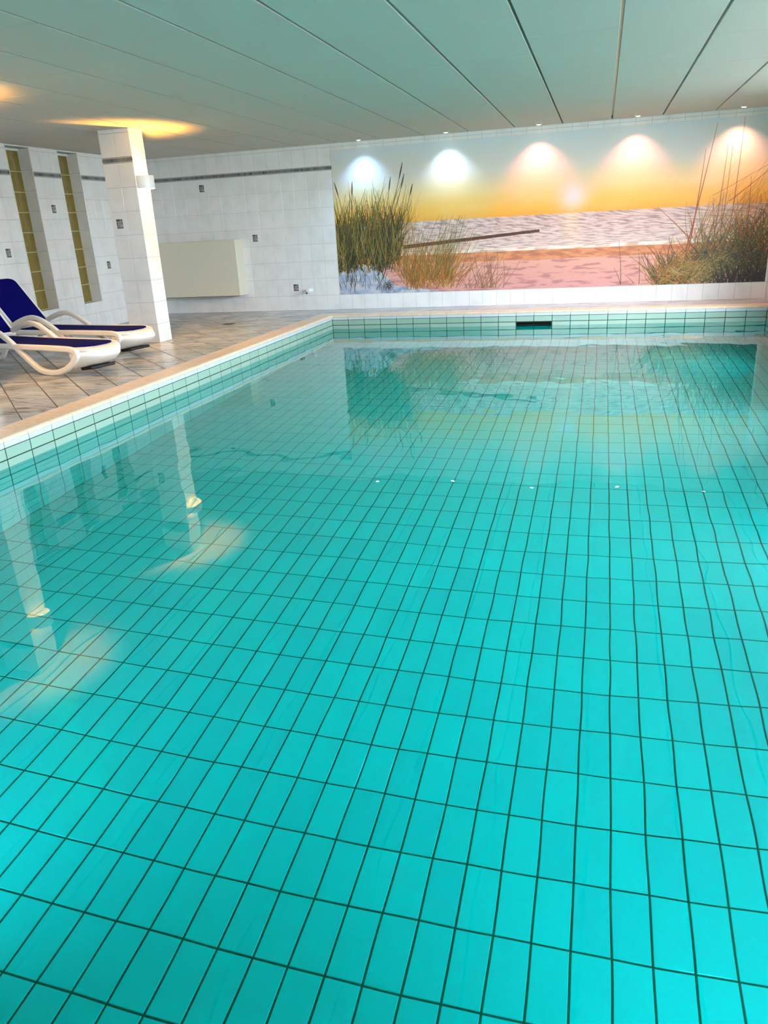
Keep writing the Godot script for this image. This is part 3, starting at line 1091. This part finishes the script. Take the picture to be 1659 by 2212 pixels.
	for k in 300:   # golden tufts in the middle left
		var c: float = [0.2, 0.2, 0.262, 0.276, 0.23][r.randi() % 5]
		var u := c + r.randfn(0, 0.02)
		var v := r.randf_range(0.88, 0.985)
		blade(u, v, u + (u - c) * 1.1 + r.randf_range(-0.03, 0.05), v - r.randf_range(0.1, 0.34), r.randf_range(-0.01, 0.01), r.randf_range(1.4, 3.2), 0.5, gold[r.randi() % 4], 0.85)
	for k in 70:    # thin stems that lean right over the sea
		var u := r.randf_range(0.16, 0.30)
		blade(u, r.randf_range(0.78, 0.95), u + r.randf_range(0.01, 0.07), r.randf_range(0.47, 0.62), r.randf_range(-0.012, 0.006), 1.6, 0.6, mid[r.randi() % 4], 0.75)
	for k in 46:    # sparse twigs
		var u: float = [0.345, 0.39, 0.395, 0.36, 0.38][r.randi() % 5] + r.randfn(0, 0.01)
		blade(u, 0.985, u + r.randf_range(-0.03, 0.055), r.randf_range(0.72, 0.9), r.randf_range(-0.008, 0.008), 2.0, 0.7, srgb(136, 92, 60), 0.85)
	for k in 40:
		var u := r.randf_range(0.0, 0.12)
		blade(u, r.randf_range(0.9, 0.99), u + r.randf_range(-0.02, 0.02), r.randf_range(0.78, 0.88), 0.004, 1.8, 0.6, dark[r.randi() % 4].lerp(srgb(90, 90, 100), 0.4), 0.8)
	for k in 500:   # the dark stone
		var p := Vector2(r.randfn(0.129, 0.008), r.randfn(0.95, 0.018))
		for d in 4: mix_px(int(p.x * mw) + d, int(p.y * mh), srgb(36, 28, 24), 0.9)
	# right clump
	for k in 950:
		var u := r.randf_range(0.765, 1.01)
		var top := 0.97 - (u - 0.755) * 1.35
		var v := r.randf_range(maxf(top, 0.70), 1.02)
		var pal: Array = gold if u < 0.86 and r.randf() < 0.6 else (mid if r.randf() < 0.55 else dark)
		if u > 0.93 and v > 0.8: pal = dark if r.randf() < 0.8 else mid
		blade(u, v, u + r.randf_range(-0.05, 0.055), v - r.randf_range(0.03, 0.2), r.randf_range(-0.02, 0.02), r.randf_range(2.4, 5.4), 0.8, pal[r.randi() % 4], 0.9)
	for k in 230:   # curled blades that catch the evening light
		var u := r.randf_range(0.775, 1.0)
		var top := 0.97 - (u - 0.755) * 1.2
		var v := r.randf_range(maxf(top, 0.72), 1.0)
		var c: Color = [srgb(196, 158, 78), srgb(168, 140, 66), srgb(124, 116, 52), srgb(206, 176, 112)][r.randi() % 4]
		blade(u, v, u + r.randf_range(-0.06, 0.06), v + r.randf_range(-0.10, 0.02), r.randf_range(-0.02, 0.02), r.randf_range(1.6, 3.4), 0.8, c.darkened(0.45 if u > 0.92 else 0.1), 0.9)
	for k in 150:
		var u := r.randf_range(0.84, 1.0)
		blade(u, r.randf_range(0.66, 0.82), u + r.randf_range(-0.02, 0.08), r.randf_range(0.42, 0.6), r.randf_range(-0.015, 0.015), r.randf_range(1.2, 2.6), 0.5, (mid if r.randf() < 0.5 else gold)[r.randi() % 4], 0.8)
	for k in 40:
		var u := r.randf_range(0.86, 0.95)
		blade(u, 0.6, u + r.randf_range(0.04, 0.12), r.randf_range(0.2, 0.42), -0.01, 1.4, 0.5, srgb(196, 140, 76), 0.6)
	for e in [[0.828, 0.79, 0.871, 0.024, 4.5], [0.834, 0.78, 0.852, 0.168, 4.5], [0.884, 0.70, 0.896, 0.149, 3.0], [0.897, 0.70, 0.905, 0.151, 2.4], [0.915, 0.68, 0.924, 0.0, 2.6], [0.95, 0.68, 0.948, 0.35, 2.4], [0.909, 0.49, 0.985, 0.31, 3.0], [0.875, 0.45, 0.99, 0.27, 1.8], [0.832, 0.702, 0.762, 0.505, 4.5], [0.836, 0.63, 0.826, 0.54, 3.0], [0.94, 0.72, 1.0, 0.47, 3.0], [0.96, 0.7, 1.0, 0.42, 2.6], [0.691, 0.99, 0.682, 0.70, 2.6], [0.69, 0.985, 0.674, 0.88, 2.2], [0.732, 0.99, 0.726, 0.76, 2.2], [0.77, 0.95, 0.70, 0.79, 3.2], [0.785, 0.9, 0.745, 0.74, 3.0], [0.72, 0.985, 0.7, 0.93, 2.4], [0.8, 0.88, 0.795, 0.7, 2.0]]:
		blade(e[0], e[1], e[2], e[3], 0.003, e[4], 0.7, srgb(150, 76, 34) if e[1] < 0.8 and e[0] > 0.8 else srgb(104, 78, 36), 0.95)
	for k in 60:
		var u := r.randf_range(0.9, 1.0)
		blade(u, 1.0, u + r.randf_range(-0.02, 0.02), r.randf_range(0.86, 0.96), 0.0, 5.0, 1.0, srgb(34, 28, 30), 0.8)
	im.generate_mipmaps()
	return ImageTexture.create_from_image(im)


# ---------------------------------------------------------------- ceiling spots
func build_spots() -> void:
	var colours := [srgb(160, 212, 255), srgb(206, 232, 255), srgb(255, 160, 140), srgb(255, 160, 132), srgb(255, 180, 150)]
	var glow_c := [srgb(240, 250, 255), srgb(244, 250, 255), srgb(255, 226, 196), srgb(255, 226, 196), srgb(255, 226, 200)]
	var label := ["cool white ceiling spot at the left end of the mural", "cool white ceiling spot, second from the left over the mural", "warm peach ceiling spot in the middle of the row over the mural", "warm peach ceiling spot, second from the right over the mural", "warm peach ceiling spot at the right end of the mural"]
	for k in 5:
		var s := thing("ceiling_spotlight", Vector3(0.385 + 1.293 * k, Y_CEIL, -0.63))
		tag(s, label[k], "spotlight", "ceiling spots over the mural")
		part("ring", lathe([Vector2(0.030, 0.0), Vector2(0.030, -0.006), Vector2(0.034, -0.010), Vector2(0.044, -0.008), Vector2(0.048, 0.0)], 24), M.chrome, s)
		var glow := mat("spot_glow_%d" % k, glow_c[k], 0.3)
		glow.emission_enabled = true
		glow.emission = glow_c[k]
		glow.emission_energy_multiplier = 12.0
		part("lamp_lens", lathe([Vector2(0.0305, -0.002), Vector2(0.026, -0.010), Vector2(0.014, -0.014), Vector2(0.0005, -0.015)], 20), glow, s)
		var l := SpotLight3D.new()
		l.name = "spot_light"
		l.position = Vector3(0, -0.03, 0)
		l.rotation = Vector3(-PI / 2 + 0.03, 0, 0)
		l.light_color = colours[k]
		l.light_energy = [1.15, 1.0, 1.3, 1.3, 1.3][k]
		l.spot_angle = 54.0
		l.spot_angle_attenuation = 1.0
		l.light_size = 0.025
		l.spot_range = 20.0
		l.spot_attenuation = 2.0
		l.shadow_enabled = true
		s.add_child(l)


# ---------------------------------------------------------------- glass-block windows of the left wall
func block_mesh(w: float, h: float) -> Mesh:
	if shared.has("block"): return shared["block"]
	# pressed glass: pillowed faces with a wavy relief
	var st := tool()
	var n := 14
	for side in [1.0, -1.0]:
		var rings := []
		var nors := []
		var f := func(a: float, b: float) -> float:
			var edge := minf(1.0, minf(minf(a, 1 - a), minf(b, 1 - b)) * 9.0)
			return 0.036 + edge * (0.006 + 0.0028 * sin(a * 17.0 + 2.2 * sin(b * 11.0)) + 0.002 * sin(b * 19.0 + 3.0 * a))
		for j in n + 1:
			var p := []
			var q := []
			for i in n + 1:
				var a := float(i) / n
				var b := float(j) / n
				var z: float = f.call(a, b)
				p.append(Vector3((a - 0.5) * w, (b - 0.5) * h, z * side))
				q.append(Vector3(-(f.call(a + 0.01, b) - z) / (0.01 * w), -(f.call(a, b + 0.01) - z) / (0.01 * h), 1.0).normalized() * Vector3(1, 1, side))
			rings.append(p)
			nors.append(q)
		smooth_strip(st, rings, nors, false, side < 0)
	for e in [[Vector3(-1, -1, 0), Vector3(1, -1, 0)], [Vector3(1, -1, 0), Vector3(1, 1, 0)], [Vector3(1, 1, 0), Vector3(-1, 1, 0)], [Vector3(-1, 1, 0), Vector3(-1, -1, 0)]]:
		var a: Vector3 = e[0] * Vector3(w / 2, h / 2, 0)
		var b: Vector3 = e[1] * Vector3(w / 2, h / 2, 0)
		var d := Vector3(0, 0, 0.036)
		quad(st, a - d, b - d, b + d, a + d)
	shared["block"] = st.commit()
	return shared["block"]


func build_glass_windows() -> void:
	var k := 1
	for h in glass_openings():
		var w := structure("window_%d" % k, ["tall glass block strip nearest the column", "tall glass block strip behind the lounger backrest", "tall glass block strip left of the loungers"][k - 1])
		k += 1
		var x := X_LEFT - 0.215
		for r in 8:
			for c in 2:
				part("glass_block", block_mesh(0.205, 0.241), M.glass_block, w, facing(Vector3(x, h.position.y + 0.13 + r * 0.2495, h.position.x + 0.11 + c * 0.218), Vector3.RIGHT))
		var st := tool()
		for r in 9: box_into(st, Vector3(x, h.position.y + 0.0055 + r * 0.2495, h.get_center().x), Vector3(0.078, 0.0085, 0.43))
		for c in 3: box_into(st, Vector3(x, h.position.y + 1.0, h.position.x + 0.003 + c * 0.2155), Vector3(0.074, 2.0, 0.009))
		part("mortar_joints", st.commit(), M.block_mortar, w)
		part("lintel", box(Vector3(0.11, 0.03, 0.43), 0.002), M.wall_tile, w, Transform3D(Basis(), Vector3(x, h.end.y - 0.011, h.get_center().x)))
	var cw := structure("wall_corridor", "dim ochre corridor wall behind the glass blocks")
	part("plaster", slab(Vector3(X_LEFT - 1.2, -0.3, -0.5), Vector3(X_LEFT - 1.1, 2.7, 4.5)), M.corridor, cw)


# ---------------------------------------------------------------- things on the back wall
func build_back_wall_things() -> void:
	var z1 := -0.585
	var b := thing("radiator_cover", Vector3(-2.45, 0.28, Z_BACK))
	tag(b, "cream box-shaped radiator cover on the white tiled wall behind the column", "radiator cover")
	var d := z1 - Z_BACK
	var w := 1.42
	part("body", box(Vector3(w, 0.86, d - 0.02), 0.004), M.cabinet_cream, b, Transform3D(Basis(), Vector3(0, 0.43, (d - 0.02) / 2 + 0.001)))
	part("front_panel", box(Vector3(w, 0.86, 0.02), 0.005), M.cabinet_cream, b, Transform3D(Basis(), Vector3(0, 0.43, d - 0.009)))
	part("bottom_grille", box(Vector3(w - 0.1, 0.01, d - 0.08), 0.002), M.dark_steel, b, Transform3D(Basis(), Vector3(0, -0.004, d / 2)))
	part("control_knob", box(Vector3(0.03, 0.09, 0.05), 0.006), M.black, b, Transform3D(Basis(), Vector3(-w / 2 - 0.014, 0.12, d - 0.08)))

	var v := thing("wall_valve", Vector3(-0.63, 0.31, Z_BACK))
	tag(v, "small white pipe stub with a round cap low on the tiled wall", "valve")
	var out := Transform3D(Basis(Vector3.RIGHT, PI / 2), Vector3.ZERO)
	part("rosette", lathe([Vector2(0.001, 0.012), Vector2(0.034, 0.012), Vector2(0.04, 0.006), Vector2(0.04, 0.0)], 24), M.white_enamel, v, out)
	part("stub", lathe([Vector2(0.02, 0.09), Vector2(0.02, 0.0)], 20), M.white_enamel, v, out)
	part("cap", lathe([Vector2(0.001, 0.13), Vector2(0.03, 0.128), Vector2(0.036, 0.12), Vector2(0.036, 0.085), Vector2(0.03, 0.08), Vector2(0.001, 0.08)], 24), M.white_enamel, v, out)
	part("nozzle", lathe([Vector2(0.012, 0.0), Vector2(0.012, -0.06), Vector2(0.009, -0.062), Vector2(0.001, -0.062)], 16), M.dark_steel, v, Transform3D(Basis(Vector3.BACK, -0.9), Vector3(-0.012, -0.012, 0.06)))


# ---------------------------------------------------------------- loungers
func rounded_sheet(x0: float, x1: float, hw: float, r0: float, r1: float, thick: float, shape: Callable) -> Mesh:
	# a panel between x0 and x1 whose ends are rounded in plan; shape(x) lifts it
	var st := tool()
	var n := 44
	var m := 8
	var top := []
	var bot := []
	var up := []
	var dn := []
	for i in n + 1:
		var t := float(i) / n
		var x := lerpf(x0, x1, t)
		var half := hw
		if r1 > 0 and x > x1 - r1: half = hw - r1 * 0.75 + r1 * 0.75 * sqrt(maxf(0.0, 1 - pow((x - x1 + r1) / r1, 2)))
		if r0 > 0 and x < x0 + r0: half = hw - r0 + r0 * sqrt(maxf(0.0, 1 - pow((x0 + r0 - x) / r0, 2)))
		var y: float = shape.call(x)
		var s: float = (shape.call(x + 0.005) - y) / 0.005
		var nn := Vector3(-s, 1, 0).normalized()
		var a := []
		var b := []
		var c := []
		var d := []
		for k in m + 1:
			var z := lerpf(-half, half, float(k) / m)
			a.append(Vector3(x, y, z))
			b.append(Vector3(x, y, z) - nn * thick)
			c.append(nn)
			d.append(-nn)
		top.append(a)
		bot.append(b)
		up.append(c)
		dn.append(d)
	smooth_strip(st, top, up, false)
	smooth_strip(st, bot, dn, false, true)
	for i in n:
		quad(st, bot[i][m], bot[i + 1][m], top[i + 1][m], top[i][m])
		quad(st, bot[i + 1][0], bot[i][0], top[i][0], top[i + 1][0])
	for k in m:
		quad(st, bot[n][k + 1], bot[n][k], top[n][k], top[n][k + 1])
		quad(st, bot[0][k], bot[0][k + 1], top[0][k + 1], top[0][k])
	return st.commit()


func make_lounger() -> Node3D:
	var o := thing("sun_lounger")
	var hw := 0.27
	var seat := func(x: float) -> float: return 0.287 - 0.006 * sin((x + 1.2) * 1.9)
	# side frames: armrest arch that runs down to the floor, round the foot and back as the seat rail
	var loop := curve([Vector2(-1.345, 0.235), Vector2(-1.285, 0.295), Vector2(-1.2, 0.345), Vector2(-1.09, 0.388), Vector2(-0.98, 0.419), Vector2(-0.885, 0.432), Vector2(-0.79, 0.422), Vector2(-0.68, 0.383), Vector2(-0.55, 0.312), Vector2(-0.40, 0.207), Vector2(-0.24, 0.098), Vector2(-0.13, 0.044), Vector2(0.0, 0.028), Vector2(0.14, 0.039), Vector2(0.28, 0.082), Vector2(0.39, 0.152), Vector2(0.448, 0.215), Vector2(0.432, 0.25), Vector2(0.35, 0.265), Vector2(0.2, 0.268), Vector2(-0.1, 0.268), Vector2(-0.5, 0.266), Vector2(-0.9, 0.262), Vector2(-1.4, 0.262), Vector2(-1.85, 0.262)])
	var rear := curve([Vector2(-1.30, 0.25), Vector2(-1.42, 0.12), Vector2(-1.5, 0.045), Vector2(-1.6, 0.027), Vector2(-1.7, 0.05), Vector2(-1.78, 0.14), Vector2(-1.84, 0.25)])
	for side in [-1.0, 1.0]:
		var st := tool()
		sweep_into(st, loop, (hw - 0.025) * side, 0.025, 0.028, 0.016)
		sweep_into(st, rear, (hw - 0.025) * side, 0.022, 0.024, 0.014)
		part("side_frame", st.commit(), M.white_plastic, o)
	part("seat_panel", rounded_sheet(-1.24, 0.60, hw - 0.012, 0.0, 0.26, 0.03, func(x): return seat.call(x) - 0.004 - maxf(0.0, x - 0.44) * maxf(0.0, x - 0.44) * 1.1), M.white_plastic, o)
	part("seat_fabric", rounded_sheet(-1.2, 0.515, hw - 0.05, 0.0, 0.20, 0.012, func(x): return seat.call(x) + 0.006), M.navy_mesh, o)
	# foot end: a shell that rolls over the end and curls back under
	var nose := curve([Vector2(0.40, 0.279), Vector2(0.50, 0.279), Vector2(0.58, 0.271), Vector2(0.635, 0.248), Vector2(0.66, 0.213), Vector2(0.642, 0.182), Vector2(0.58, 0.142), Vector2(0.50, 0.108), Vector2(0.41, 0.085), Vector2(0.33, 0.09)], 4)
	var st := tool()
	for layer in 2:
		var rings := []
		var nors := []
		for i in nose.size():
			var d := (nose[mini(i + 1, nose.size() - 1)] - nose[maxi(i - 1, 0)]).normalized()
			var n2 := Vector2(-d.y, d.x)
			var a := []
			var b := []
			for k in 17:
				var t := k / 8.0 - 1.0
				var back := 0.30 * pow(absf(t), 3.0) * clampf((nose[i].x - 0.36) / 0.3, 0, 1)
				var off := n2 * (0.0 if layer == 0 else -0.014)
				a.append(Vector3(nose[i].x - back + off.x, nose[i].y + off.y, t * (hw - 0.015)))
				var nn := Vector3(n2.x, n2.y, n2.x * 0.9 * absf(t) * t * 1.6).normalized()
				b.append(nn if layer == 0 else -nn)
			rings.append(a)
			nors.append(b)
		smooth_strip(st, rings, nors, false, layer == 1)
	part("foot_shell", st.commit(), M.white_plastic, o)
	part("foot_pad", box(Vector3(0.16, 0.03, 0.3), 0.008), M.black, o, Transform3D(Basis(Vector3.BACK, 0.12), Vector3(0.42, 0.07, 0.0)))
	# backrest, leaning back
	var back := Node3D.new()
	back.name = "backrest"
	back.position = Vector3(-1.2, 0.33, 0)
	back.rotation.z = deg_to_rad(-48.0)
	o.add_child(back)
	part("panel", rounded_sheet(-0.72, 0.02, hw - 0.005, 0.09, 0.0, 0.028, func(_x): return 0.0), M.white_plastic, back)
	part("fabric", rounded_sheet(-0.695, -0.01, hw - 0.035, 0.075, 0.0, 0.012, func(_x): return 0.006), M.navy_mesh, back)
	for side in [-1.0, 1.0]:
		st = tool()
		sweep_into(st, PackedVector2Array([Vector2(-0.30, -0.02), Vector2(-0.235, -0.30), Vector2(-0.16, -0.42)]), 0.2 * side, 0.012, 0.012, 0.006)
		part("prop", st.commit(), M.white_plastic, back)
	return o


func build_loungers() -> void:
	var first := make_lounger()
	var n1 := Vector3(0.27, 0, -0.963)
	first.position = Vector3(-1.347, 0, 4.766) + n1 * 0.27
	first.rotation.y = deg_to_rad(-15.7)
	tag(first, "white framed navy sun lounger nearer the pool edge and viewer", "sun lounger", "sun loungers on the deck")
	var second := first.duplicate()
	second.name = numbered("sun_lounger")
	add_child(second)
	var n2 := Vector3(0.203, 0, -0.979)
	second.position = Vector3(-1.626, 0, 3.661) + n2 * 0.26
	second.rotation.y = deg_to_rad(-11.7)
	tag(second, "white framed navy sun lounger beside the column, its backrest raised", "sun lounger", "sun loungers on the deck")
